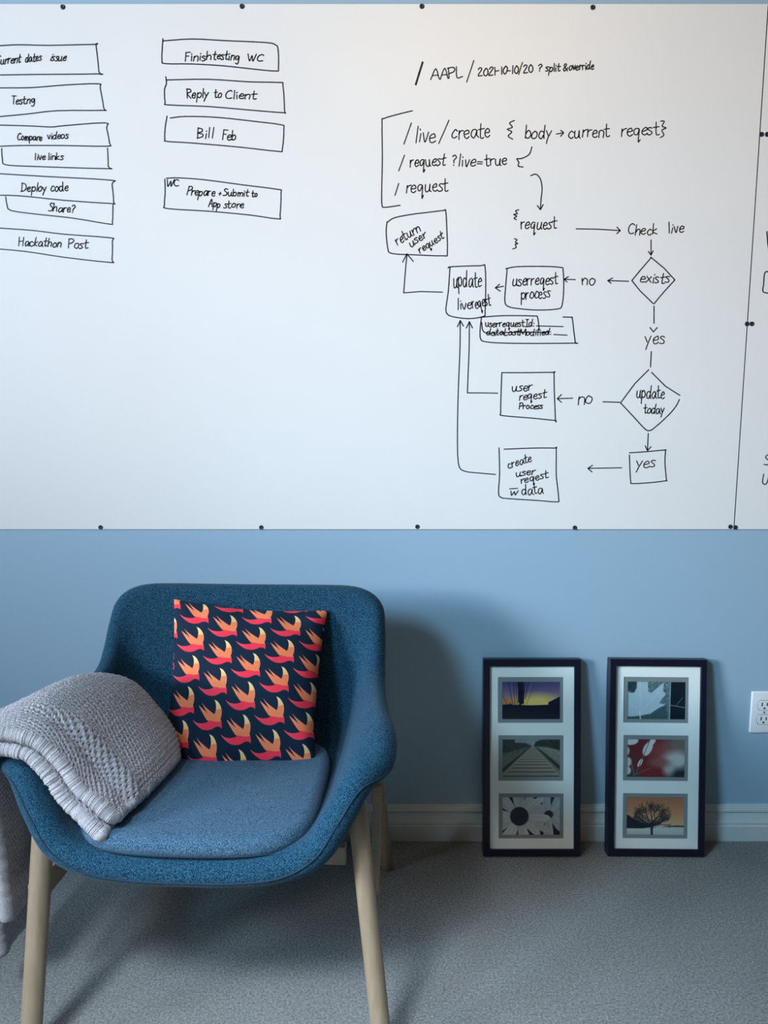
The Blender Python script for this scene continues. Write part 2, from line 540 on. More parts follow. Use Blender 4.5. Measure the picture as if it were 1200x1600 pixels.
# left column of task boxes
box_ink(Z1, [(-30, 146), (0, 143), (60, 140), (150, 142), (293, 139), (300, 143), (309, 225), (304, 231), (100, 233), (-30, 235)])
text_ink('current dates issue', T(Z1, 'Current', -12, 201, 66, 196, 15, .2), T(Z1, 'dates', 78, 195, 130, 190, 14, .2), T(Z1, 'issue', 155, 190, 208, 190, 14, .3))
box_ink(Z1, [(-30, 277), (0, 275), (100, 274), (200, 266), (306, 262), (313, 275), (324, 338), (320, 345), (180, 346), (80, 357), (-30, 367)])
text_ink('testing', T(Z1, 'Testng', 35, 327, 110, 323, 14, .15))
box_ink(Z1, [(-30, 390), (0, 391), (100, 394), (160, 397), (200, 393), (328, 384), (333, 400), (342, 447), (334, 457), (200, 455), (60, 455), (-30, 459)])
text_ink('compare videos', T(Z1, 'Compare', 54, 438, 132, 439, 12), T(Z1, 'videos', 148, 435, 214, 433, 13))
box_ink(Z1, [(5, 464), (8, 500), (18, 515), (100, 520), (330, 527), (338, 520), (336, 463)])
text_ink('live links', T(Z1, 'live', 108, 500, 142, 499, 12), T(Z1, 'links', 148, 499, 198, 499, 12))
box_ink(Z1, [(-30, 541), (0, 543), (150, 552), (345, 563), (350, 575), (355, 632), (346, 636), (200, 626), (60, 612), (-30, 610)])
text_ink('deploy code', T(Z1, 'Deploy', 66, 599, 146, 598, 15), T(Z1, 'code', 158, 599, 214, 596, 16))
box_ink(Z1, [(18, 615), (22, 640), (35, 658), (120, 670), (230, 682), (340, 700), (351, 694), (353, 640)])
text_ink('share?', T(Z1, 'Share?', 150, 660, 234, 664, 14))
box_ink(Z1, [(-30, 711), (0, 713), (100, 720), (200, 732), (343, 743), (351, 754), (350, 812), (343, 820), (200, 804), (80, 786), (-30, 776)])
text_ink('hackathon post', T(Z1, 'Hackathon', 57, 767, 192, 773, 15), T(Z1, 'Post', 213, 776, 277, 776, 16))
# second column
box_ink(Z1, [(509, 121), (507, 150), (506, 188), (516, 199), (600, 200), (700, 206), (800, 217), (863, 222), (870, 213), (869, 155), (860, 140), (830, 133), (700, 127), (600, 122), (510, 128)])
text_ink('finish testing wc', T(Z1, 'Finish', 576, 191, 662, 187, 15), T(Z1, 'testing', 664, 186, 748, 188, 15), T(Z1, 'WC', 772, 192, 822, 192, 12))
box_ink(Z1, [(518, 240), (520, 262), (514, 280), (516, 320), (526, 328), (650, 333), (780, 344), (883, 352), (889, 346), (884, 267), (873, 258), (780, 256), (650, 248), (520, 250)])
text_ink('reply to client', T(Z1, 'Reply', 582, 306, 652, 304, 16), T(Z1, 'to', 668, 306, 692, 306, 15), T(Z1, 'Client', 702, 310, 804, 308, 15))
box_ink(Z1, [(522, 363), (516, 400), (515, 435), (522, 442), (600, 447), (750, 460), (868, 473), (882, 466), (887, 402), (878, 390), (800, 380), (680, 367), (580, 364), (532, 369)])
text_ink('bill feb', T(Z1, 'Bill', 614, 433, 668, 433, 18), T(Z1, 'Feb', 694, 436, 738, 438, 17))
box_ink(Z1, [(515, 560), (516, 600), (514, 640), (524, 652), (650, 660), (780, 672), (868, 684), (875, 673), (878, 602), (868, 592), (760, 578), (640, 562), (560, 556), (520, 557)])
text_ink('wc prepare and submit to app store', T(Z1, 'WC', 518, 583, 560, 583, 12), T(Z1, 'Prepare', 583, 608, 672, 613, 15), T(Z1, '+', 682, 611, 692, 611, 12),
         T(Z1, 'Submit', 697, 613, 778, 613, 12), T(Z1, 'to', 786, 616, 804, 616, 11), T(Z1, 'App', 652, 646, 688, 648, 13), T(Z1, 'store', 698, 650, 762, 650, 13))
# request path notes
ink('written_note', [Z2((188, 70), (178, 102), (168, 135))], board, 3.0, 'bold marker slash')
text_ink('date path with split and override', T(Z2, 'AAPL', 212, 122, 310, 112, 17, .1), [Z2((338, 65), (328, 95), (317, 128))], T(Z2, '2021-10-10/20', 350, 110, 512, 99, 15, .1),
         T(Z2, '?', 524, 98, 538, 97, 12), T(Z2, 'split', 548, 97, 592, 96, 13), T(Z2, '&', 598, 96, 616, 94, 14), T(Z2, 'override', 616, 94, 690, 90, 13))
ink('drawn_bracket', [smooth(Z2((158, 212), (110, 224), (74, 235), (69, 246), (70, 350), (68, 450), (69, 488), (77, 495), (122, 489)), 3)], board)
text_ink('live create path with body', [Z2((155, 248), (133, 310))], T(Z2, 'live', 162, 306, 228, 303, 27, .1), [Z2((265, 240), (250, 275), (235, 308))],
         T(Z2, 'create', 272, 294, 388, 290, 25, .1), T(Z2, '{', 436, 292, 462, 292, 26, .05), T(Z2, 'body', 486, 293, 566, 294, 22, .1), T(Z2, '>', 580, 291, 606, 290, 20, 0),
         T(Z2, 'current', 615, 292, 738, 288, 21, .1), T(Z2, 'reqest', 768, 287, 884, 281, 22, .1), T(Z2, '}', 884, 286, 906, 284, 24))
text_ink('request live is true', [Z2((135, 342), (118, 388))], T(Z2, 'request', 150, 377, 256, 372, 20), T(Z2, '?', 270, 374, 286, 374, 18), T(Z2, 'live', 290, 375, 344, 375, 20),
         T(Z2, '=', 348, 372, 366, 372, 14), T(Z2, 'true', 368, 373, 436, 371, 19))
ink('drawn_arrow', [smooth(Z2((508, 318), (500, 340), (478, 352), (464, 353), (470, 363), (468, 374), (482, 377)), 3)], board)
text_ink('request path', [Z2((118, 425), (107, 460))], T(Z2, 'request', 138, 453, 266, 446, 22))
arrow_ink(Z2, [(505, 402), (520, 398), (533, 412), (538, 440), (535, 470), (533, 500)], [(524, 490), (533, 502), (541, 487)])
text_ink('request in braces', T(Z2, '{', 453, 530, 470, 530, 14), T(Z2, 'request', 474, 560, 582, 557, 20), T(Z2, '}', 453, 613, 470, 613, 14))
arrow_ink(Z2, [(638, 558), (700, 559), (765, 563)], [(757, 553), (767, 563), (757, 572)])
text_ink('check live', T(Z2, 'Check', 788, 575, 876, 573, 17), T(Z2, 'live', 906, 571, 954, 570, 18))
# flowchart
box_ink(Z3, [(48, 90), (45, 120), (50, 170), (62, 186), (130, 190), (218, 193), (230, 184), (228, 100), (225, 57), (218, 56), (168, 62), (120, 68), (70, 78), (48, 92)])
text_ink('return user request', T(Z3, 'return', 78, 163, 152, 116, 17, .2), T(Z3, 'user', 119, 168, 170, 134, 14, .2), T(Z3, 'request', 148, 186, 222, 137, 13, .2))
arrow_ink(Z3, [(215, 303), (150, 301), (98, 305)], [(98, 305), (100, 280), (104, 230), (108, 190)], [(95, 212), (108, 187), (127, 210)])
box_ink(Z3, [(233, 230), (242, 226), (330, 223), (344, 226), (346, 300), (344, 374)])
ink('drawn_box', [smooth(Z3((238, 228), (233, 300), (226, 350), (229, 368), (246, 377), (290, 383), (325, 380), (343, 375)), 3)], board)
text_ink('update live request', T(Z3, 'update', 247, 290, 334, 287, 27, .05), T(Z3, 'live', 258, 356, 306, 354, 19, .05), T(Z3, 'reqest', 306, 354, 364, 341, 20, .05))
box_ink(Z3, [(407, 232), (440, 226), (520, 225), (572, 228), (580, 236), (582, 290), (577, 342), (562, 354), (500, 357), (440, 352), (414, 346), (404, 332), (406, 290), (411, 232)])
text_ink('user request process', T(Z3, 'userreqest', 427, 283, 566, 279, 20, .08), T(Z3, 'process', 452, 324, 542, 320, 20, .08))
arrow_ink(Z3, [(400, 285), (375, 290)], [(388, 279), (375, 290), (390, 300)])
arrow_ink(Z3, [(617, 265), (583, 264)], [(596, 256), (583, 264), (592, 272)])
text_ink('no beside the exists diamond', T(Z3, 'no', 635, 281, 680, 280, 20, .05))
arrow_ink(Z3, [(778, 270), (715, 268)], [(730, 260), (715, 268), (725, 276)])
ink('drawn_diamond', [Z3((847, 198), (815, 235), (788, 268)), Z3((788, 268), (812, 298), (852, 337)), Z3((855, 338), (885, 302), (918, 266)), Z3((918, 266), (885, 230), (845, 197))], board)
arrow_ink(Z3, [(846, 145), (846, 190)], [(838, 180), (846, 191), (852, 178)])
text_ink('exists', T(Z3, 'exists', 812, 274, 904, 275, 18))
arrow_ink(Z3, [(855, 345), (855, 397)], [(843, 410), (853, 423), (865, 410)])
text_ink('yes below the exists diamond', T(Z3, 'yes', 828, 460, 890, 458, 23, .05))
box_ink(Z3, [(333, 380), (329, 420), (331, 445), (346, 453), (400, 457), (500, 458), (615, 457), (617, 455), (613, 425), (608, 382), (604, 379), (580, 378)])
ink('drawn_box', [smooth(Z3((330, 379), (400, 374), (490, 375), (503, 380), (508, 418)), 3), smooth(Z3((334, 395), (337, 418), (346, 426), (352, 426)), 3)], board)
text_ink('user request id and date last modified, struck through', T(Z3, 'userrequestId:', 344, 408, 494, 407, 12, .08), T(Z3, 'dataLastModified:', 348, 433, 546, 433, 11, .08),
         [Z3((350, 427), (440, 424), (535, 424)), Z3((500, 405), (580, 407)), Z3((552, 431), (592, 433))])
arrow_ink(Z4, [(225, 310), (170, 309), (116, 309)], [(116, 309), (118, 250), (122, 150), (123, 55)], [(112, 75), (123, 52), (134, 75)])
arrow_ink(Z4, [(217, 603), (160, 598), (102, 590), (83, 560), (80, 450), (83, 300), (89, 150), (90, 50)], [(80, 70), (90, 48), (102, 68)])
box_ink(Z4, [(240, 236), (330, 236), (424, 235), (428, 238), (429, 300), (433, 405), (430, 408), (350, 400), (244, 391), (236, 380), (237, 320), (240, 236)])
text_ink('user request process in square', T(Z4, 'user', 274, 305, 352, 298, 18, .2), T(Z4, 'reqest', 300, 336, 402, 326, 17, .2), T(Z4, 'Process', 301, 367, 388, 366, 13, .2))
arrow_ink(Z4, [(495, 328), (440, 330)], [(455, 315), (440, 330), (455, 343)])
text_ink('no beside the update diamond', T(Z4, 'no', 510, 349, 572, 348, 27, .05))
ink('drawn_line', [Z4((605, 341), (665, 343))], board)
ink('drawn_diamond', [Z4((770, 225), (720, 275), (668, 345)), smooth(Z4((668, 345), (715, 395), (755, 438), (772, 445), (790, 435), (840, 390), (868, 357), (880, 333)), 3), Z4((780, 235), (830, 285), (882, 318))], board)
text_ink('update today', T(Z4, 'update', 724, 327, 828, 328, 26, .05), T(Z4, 'today', 750, 383, 826, 384, 19, .05))
ink('drawn_line', [Z4((779, 160), (776, 215))], board)
arrow_ink(Z4, [(768, 455), (765, 515)], [(757, 500), (765, 517), (778, 503)])
box_ink(Z4, [(700, 525), (760, 521), (826, 515), (830, 518), (828, 560), (833, 620), (830, 626), (770, 633), (712, 636), (705, 630), (702, 590), (700, 533)])
text_ink('yes in square', T(Z4, 'yes', 724, 580, 794, 577, 24, .1))
arrow_ink(Z4, [(672, 579), (550, 581)], [(567, 570), (550, 581), (565, 594)])
box_ink(Z4, [(230, 507), (232, 600), (228, 668), (236, 685), (260, 690), (370, 697), (438, 702), (445, 692), (440, 640), (436, 600), (436, 512), (430, 508), (350, 508), (248, 512)])
text_ink('create user request with data', T(Z4, 'create', 262, 582, 350, 555, 17, .2), T(Z4, 'user', 288, 612, 362, 601, 15, .2), T(Z4, 'reqest', 308, 638, 410, 614, 16, .2),
         T(Z4, 'w', 270, 679, 299, 678, 15), [Z4((268, 655), (297, 653))], T(Z4, 'data', 311, 678, 390, 671, 21, .1))
# the edge of the next drawing on the right-hand panel
ink('written_note', [np.array([(1198, 362), (1199.5, 380), (1202, 398), (1208, 372)])], board_r, 2.0)
ink('drawn_box', [smooth(np.array([(1230, 424), (1205, 425), (1195, 426), (1193, 445), (1191.5, 453), (1194, 457), (1203, 458), (1230, 459)]), 3)], board_r)
text_ink('cut off at the right edge of the photo', strokes_text('So', 1193, 727, 1212, 727, 9), strokes_text('Up', 1190, 757, 1212, 757, 9), parent=board_r)

# ------------------------------------------------------------------ wall outlet
ol = thing('electrical_outlet', (0.993, 0, 0.357), 'white duplex electrical outlet on the wall right of the picture frames', 'outlet')
bm = bmesh.new(); add_box(bm, (-0.035, -0.0062, -0.0572), (0.035, 0.0, 0.0572), 0.0045, 3)
bm_obj('cover_plate', bm, M_plate, ol, True)
for s in (1, -1):
    n = 40; V = []; Fc = []
    for r, h in ((1.07, 0.0064), (1.0, 0.0064), (0.97, 0.0074), (0.93, 0.0074)):
        for k in range(n):
            a = 2 * math.pi * k / n
            x = 0.0172 * math.copysign(abs(math.cos(a)) ** 0.8, math.cos(a)); z = max(-0.0132, min(0.0132, 0.0172 * math.sin(a)))
            V.append((x * r, -h, s * 0.0195 + z * r))
    for i in range(3):
        for k in range(n):
            q = (k + 1) % n
            Fc.append((i * n + k, i * n + q, (i + 1) * n + q, (i + 1) * n + k))
    Fc.append(tuple(3 * n + k for k in range(n)))
    rc = mesh('receptacle', V, Fc, [M_plate, M_slot], ol, smooth=False, fmat=[1] * n + [0] * (2 * n + 1))
    for x, hh in ((-0.0066, 0.0048), (0.0066, 0.0042)):
        bm = bmesh.new(); add_box(bm, (x - 0.0015, -0.0076, s * 0.0195 + 0.0028 - hh), (x + 0.0015, -0.0064, s * 0.0195 + 0.0028 + hh))
        bm_obj('slot', bm, M_slot, rc)
    bm = bmesh.new()
    bmesh.ops.create_cone(bm, cap_ends=True, segments=14, radius1=0.0027, radius2=0.0027, depth=0.0008,
                          matrix=Matrix.Translation((0, -0.0073, s * 0.0195 - 0.0076)) @ Matrix.Rotation(rad(90), 4, 'X'))
    bm_obj('ground_hole', bm, M_slot, rc)
bm = bmesh.new()
bmesh.ops.create_uvsphere(bm, u_segments=14, v_segments=8, radius=0.0032, matrix=Matrix.Translation((0, -0.0060, 0)) @ Matrix.Diagonal((1, 0.5, 1, 1)))
add_box(bm, (-0.0025, -0.0078, -0.0004), (0.0025, -0.0070, 0.0004))
bm_obj('screw', bm, M_cap, ol, True)

# ------------------------------------------------------------------ framed photographs
PW, PH = 186, 120


class Canvas:
    """a small printed photograph, painted as colours on a fine grid"""
    def __init__(s):
        s.y, s.x = np.mgrid[0:PH, 0:PW].astype(float)
        s.u = s.x / (PW - 1); s.v = s.y / (PH - 1)
        s.c = np.zeros((PH, PW, 3))

    def blend(s, a, col):
        a = np.clip(a, 0, 1)[:, :, None]; s.c = s.c * (1 - a) + np.array(col, float) * a

    def vgrad(s, stops):
        vs = [t for t, _ in stops]
        for k in range(3):
            s.c[:, :, k] = np.interp(s.v, vs, [c[k] for _, c in stops])

    def poly(s, pts, col, soft=1.0):
        P = np.array(pts, float) * [PW - 1, PH - 1]
        ins = np.zeros((PH, PW), bool); dist = np.full((PH, PW), 1e9)
        for (x0, y0), (x1, y1) in zip(P, np.roll(P, -1, 0)):
            cond = ((y0 > s.y) != (y1 > s.y))
            with np.errstate(divide='ignore', invalid='ignore'):
                ins ^= cond & (s.x < (x1 - x0) * (s.y - y0) / (y1 - y0 if y1 != y0 else 1e-9) + x0)
            dist = np.minimum(dist, s.seg(x0, y0, x1, y1))
        s.blend(0.5 + np.where(ins, dist, -dist) / (2 * soft), col)

    def seg(s, x0, y0, x1, y1):
        dx, dy = x1 - x0, y1 - y0
        t = np.clip(((s.x - x0) * dx + (s.y - y0) * dy) / (dx * dx + dy * dy + 1e-9), 0, 1)
        return np.hypot(s.x - x0 - t * dx, s.y - y0 - t * dy)

    def line(s, a, b, w, col, w2=None):
        x0, y0, x1, y1 = a[0] * (PW - 1), a[1] * (PH - 1), b[0] * (PW - 1), b[1] * (PH - 1)
        s.blend(0.5 + (w / 2 - s.seg(x0, y0, x1, y1)), col)

    def blob(s, cx, cy, rx, ry, col, soft=0.3, rot=0.0):
        X = (s.u - cx) * 1.55; Y = s.v - cy
        a = X * math.cos(rot) + Y * math.sin(rot); b = -X * math.sin(rot) + Y * math.cos(rot)
        r = np.hypot(a / (rx * 1.55), b / ry)
        s.blend((1 - r) / soft + 0.5, col)

    def grain(s, amp, blur=0, mask=None):
        g = rng.normal(0, 1, (PH, PW))
        for _ in range(blur):
            g = (g + np.roll(g, 1, 0) + np.roll(g, 1, 1) + np.roll(g, -1, 0) + np.roll(g, -1, 1)) / 5 * 1.6
        if mask is not None:
            g = g * mask
        s.c += (g * amp)[:, :, None]


def photo_sunset():
    c = Canvas(); c.vgrad([(0, (70, 70, 120)), (.25, (112, 98, 136)), (.42, (160, 128, 138)), (.55, (206, 162, 122)), (.63, (216, 150, 84))])
    c.blob(.60, .57, .34, .22, (240, 208, 120), 1.0)
    c.blob(.05, .58, .2, .12, (200, 130, 80), 1.0)
    D = (14, 18, 40)
    c.poly([(0, .61), (.13, .60), (.15, .57), (.18, .61), (.5, .625), (.79, .61), (.79, .55), (.985, .40), (1, .40), (1, 1.02), (0, 1.02)], D, .7)
    for a, b, w in [((.12, 0), (.19, .6), 1.6), ((.20, 0), (.23, .6), 1.6), ((.24, 0), (.27, .6), 1.4), ((.0, .3), (.1, .62), 1.2), ((.46, 0), (.40, .45), 2.2),
                    ((.38, .3), (.30, .62), 3.0), ((.55, .12), (.42, .6), 1.0), ((.40, 0), (.37, .6), 2.0), ((.27, .05), (.33, .6), 2.0)]:
        c.line(a, b, w, D)
    for k in range(9):
        y = .02 + k * .062; c.blob(.31, y, .032, .05, D, .2, .6); c.blob(.35, y + .03, .03, .05, D, .2, -.6)
    c.line((.33, 0), (.32, .62), 6, D)
    return c


def photo_tracks():
    c = Canvas(); c.vgrad([(0, (120, 140, 150)), (.18, (128, 140, 142)), (.19, (60, 72, 66)), (.5, (92, 100, 88)), (1, (112, 112, 98))])
    c.poly([(-.02, 0), (.22, 0), (.22, .1), (.40, .12), (.50, .18), (.2, .32), (-.02, .38)], (20, 36, 38), 1.5)
    c.poly([(.55, .18), (.58, .08), (.7, .02), (1.02, -.02), (1.02, .30), (.75, .24)], (22, 38, 38), 1.5)
    c.poly([(.56, .2), (.78, .22), (1.02, .32), (1.02, .66), (.72, .34)], (120, 126, 112), 2)
    c.grain(16, 1)
    c.poly([(.51, .19), (.55, .19), (1.02, .98), (1.02, 1.05), (-.02, 1.05), (.0, .92)], (146, 140, 124), 1)
    v = .24
    while v < 1.02:
        t = (v - .19) / .81; h = .012 + .07 * t
        xl = .53 - .52 * t; xr = .53 + .47 * t
        c.poly([(xl, v), (xr, v), (xr + .02, v + h * .38), (xl - .02, v + h * .38)], (66, 66, 60), .8); v += h * 1.6
    for x in (-1, 1):
        c.poly([(.53 + x * .02, .19), (.53 + x * .035, .19), (.53 + x * .60, .86), (.53 + x * .50, .86)], (26, 34, 38), .8)
    c.grain(9)
    return c


def photo_daisy():
    c = Canvas(); c.c[:] = (20, 24, 40)
    W = (206, 212, 216)

    def flower(cx, cy, r0, r1, wid, nn, ph, tones):
        for k in range(nn):
            a = 2 * math.pi * (k + ph + .2 * math.sin(2.7 * k)) / nn
            L = r1 * (1 + .12 * math.sin(k * 2.3)); d = np.array([math.cos(a), math.sin(a)]); e = np.array([-d[1], d[0]])
            q = []
            for t, wd in ((r0, .45), (r0 + .25 * (L - r0), .85), (r0 + .6 * (L - r0), 1.0), (r0 + .88 * (L - r0), .8), (L, .15)):
                q.append((t, wd * wid))
            P_ = [(cx + (d[0] * t + e[0] * w_) / 1.55, cy + d[1] * t + e[1] * w_) for t, w_ in q] + [(cx + (d[0] * t - e[0] * w_) / 1.55, cy + d[1] * t - e[1] * w_) for t, w_ in q[::-1]]
            c.poly(P_, tones[k % len(tones)], .8)
            c.line((cx + d[0] * r0 / 1.55, cy + d[1] * r0), (cx + d[0] * L * .85 / 1.55, cy + d[1] * L * .85), .8, (158, 166, 174))
    flower(.80, .46, .08, .62, .075, 15, .3, ((176, 184, 190), (190, 197, 202)))
    c.blob(.80, .46, .075, .10, (18, 20, 34), .3)
    flower(.30, .52, .18, .82, .095, 17, .1, (W, (190, 197, 203), (200, 207, 212)))
    c.blob(.30, .51, .158, .240, (16, 20, 38), .10)
    c.grain(4)
    return c


def photo_leaf():
    c = Canvas(); c.c[:] = (92, 116, 124); c.grain(34, 1)
    c.poly([(.0, 0), (.17, 0), (.15, .2), (.10, .32), (0, .2)], (40, 62, 74), 1.5)
    c.poly([(-.02, .9), (.4, .86), (.66, .6), (.7, 1.02), (-.02, 1.02)], (62, 86, 96), 2); c.grain(16)
    L = (176, 198, 208)
    c.poly([(.17, -.02), (.35, -.02), (.36, .27), (.41, .31), (.62, .03), (.61, .27), (.66, .33), (.57, .50), (.55, .57), (.66, .61), (.55, .68), (.40, .84), (.25, .89),
            (.10, .92), (-.02, .92), (-.02, .22), (.06, .32), (.13, .30), (.17, .18)], L, .9)
    for a, b in (((.23, .98), (.22, .0)), ((.23, .85), (.55, .25)), ((.23, .85), (.02, .5)), ((.23, .9), (.6, .62))):
        c.line(a, b, 1.3, (204, 218, 224))
    c.line((.22, .80), (.235, 1.0), 3, (214, 226, 230))
    c.poly([(.735, -.02), (1.0, -.02), (.985, 1.02), (.735, 1.02)], (14, 30, 44), .8)
    c.line((.735, 0), (.725, 1.0), 2.0, (170, 188, 192))
    c.line((.74, .62), (.98, .68), 1.6, (150, 170, 176)); c.line((.84, .62), (.94, .42), 1.2, (120, 140, 150))
    c.grain(5)
    return c


def photo_red():
    c = Canvas(); c.c[:] = (104, 34, 44)
    c.blob(.62, .35, .22, .3, (150, 70, 70), 1.2); c.blob(.9, .15, .22, .3, (120, 108, 100), 1.0); c.blob(.95, .85, .3, .28, (26, 40, 52), .8); c.blob(.1, .95, .4, .12, (44, 62, 58), .8)
    c.blob(.45, .86, .25, .2, (128, 30, 40), .8); c.blob(.85, .55, .22, .22, (196, 200, 198), .9); c.blob(.72, .74, .1, .2, (176, 180, 178), 1.0)
    c.blob(.55, .62, .16, .12, (150, 90, 90), 1.0)
    Wt = (214, 220, 220)
    c.blob(.06, .05, .14, .12, Wt, .2); c.blob(.36, .26, .07, .2, Wt, .2, .5); c.blob(.44, .05, .05, .12, Wt, .3, .4); c.blob(.0, .32, .05, .12, Wt, .3)
    c.blob(.02, .60, .07, .12, (200, 208, 206), .3); c.blob(.235, .62, .03, .12, (220, 226, 224), .2, .5); c.blob(.03, .82, .05, .1, (210, 214, 210), .3)
    c.line((.16, .92), (.40, .02), 2.5, (140, 90, 80)); c.line((.12, .95), (.4, .76), 1.5, (150, 120, 100)); c.line((.08, .6), (.14, .95), 2.0, (130, 130, 120))
    c.grain(4)
    return c


def photo_tree():
    c = Canvas(); c.vgrad([(0, (170, 112, 84)), (.35, (200, 136, 96)), (.75, (226, 176, 136)), (.76, (200, 196, 188)), (.86, (206, 208, 204)), (1, (176, 184, 184))])
    D = (26, 34, 44)
    c.poly([(-.02, .44), (.06, .50), (.14, .58), (.24, .65), (.42, .72), (.46, .78), (.30, .82), (-.02, .82)], (22, 26, 40), 1)
    c.poly([(.60, .78), (.86, .735), (1.02, .74), (1.02, .78)], (70, 72, 76), .8)
    r2 = random.Random(3)

    def branch(x, y, a, L, w, d):
        if d == 0:
            return
        x2 = x + math.cos(a) * L * .65; y2 = y - math.sin(a) * L
        c.line((x, y), (x2, y2), max(w, .6), D)
        for k in range(3):
            branch(x2, y2, a + r2.uniform(-.7, .7) - .10 * math.cos(a), L * r2.uniform(.60, .84), w * .6, d - 1)
    c.line((.445, .97), (.445, .68), 7, D); c.line((.415, .985), (.475, .985), 2.5, D)
    for a, L in ((.30, .19), (.7, .20), (1.15, .20), (1.6, .21), (2.05, .21), (2.55, .21)):
        branch(.445, .76, a, L, 3.2, 4)
    for _ in range(230):                                # the fine twigs that fill the crown
        an, rr = r2.uniform(0, 2 * math.pi), r2.uniform(.25, 1) ** .6
        x, y = .44 + .35 * rr * math.cos(an), .42 + .31 * rr * math.sin(an)
        dx, dy = .445 - x, .80 - y; q = math.hypot(dx, dy); k = r2.uniform(.08, .17); t = r2.uniform(-.5, .5)
        c.line((x, y), (x + (dx * math.cos(t) - dy * math.sin(t)) / q * k, y + (dx * math.sin(t) + dy * math.cos(t)) / q * k), r2.uniform(.6, 1.3), D)
    c.grain(5)
    return c


def lin(c):
    c = np.clip(c, 0, 255) / 255.0
    return np.where(c <= 0.04045, c / 12.92, ((c + 0.055) / 1.055) ** 2.4)


def quad_ring(bm_v, bm_f, outer, inner, y):
    """a flat ring (window mount) between two rectangles (x0,z0,x1,z1)"""


def flat_with_holes(x0, z0, x1, z1, holes, y):
    """rectangle with rectangular holes stacked in z, as quads facing -y"""
    xs = sorted({x0, x1} | {h[0] for h in holes} | {h[2] for h in holes})
    zs = sorted({z0, z1} | {h[1] for h in holes} | {h[3] for h in holes})
    V = []; Fc = []
    for a, b in zip(xs[:-1], xs[1:]):
        for c, d in zip(zs[:-1], zs[1:]):
            mx, mz = (a + b) / 2, (c + d) / 2
            if any(h[0] < mx < h[2] and h[1] < mz < h[3] for h in holes):
                continue
            i = len(V); V += [(a, y, c), (b, y, c), (b, y, d), (a, y, d)]; Fc.append((i, i + 1, i + 2, i + 3))
    for h in holes:                                     # cut edges of the board
        q = [(h[0], h[1]), (h[2], h[1]), (h[2], h[3]), (h[0], h[3])]
        for (a, c), (b, d) in zip(q, q[1:] + q[:1]):
            i = len(V); V += [(a, y, c), (b, y, d), (b, y + 0.0014, d), (a, y + 0.0014, c)]; Fc.append((i, i + 1, i + 2, i + 3))
    return V, Fc


FW, FH, FD = 0.249, 0.508, 0.032


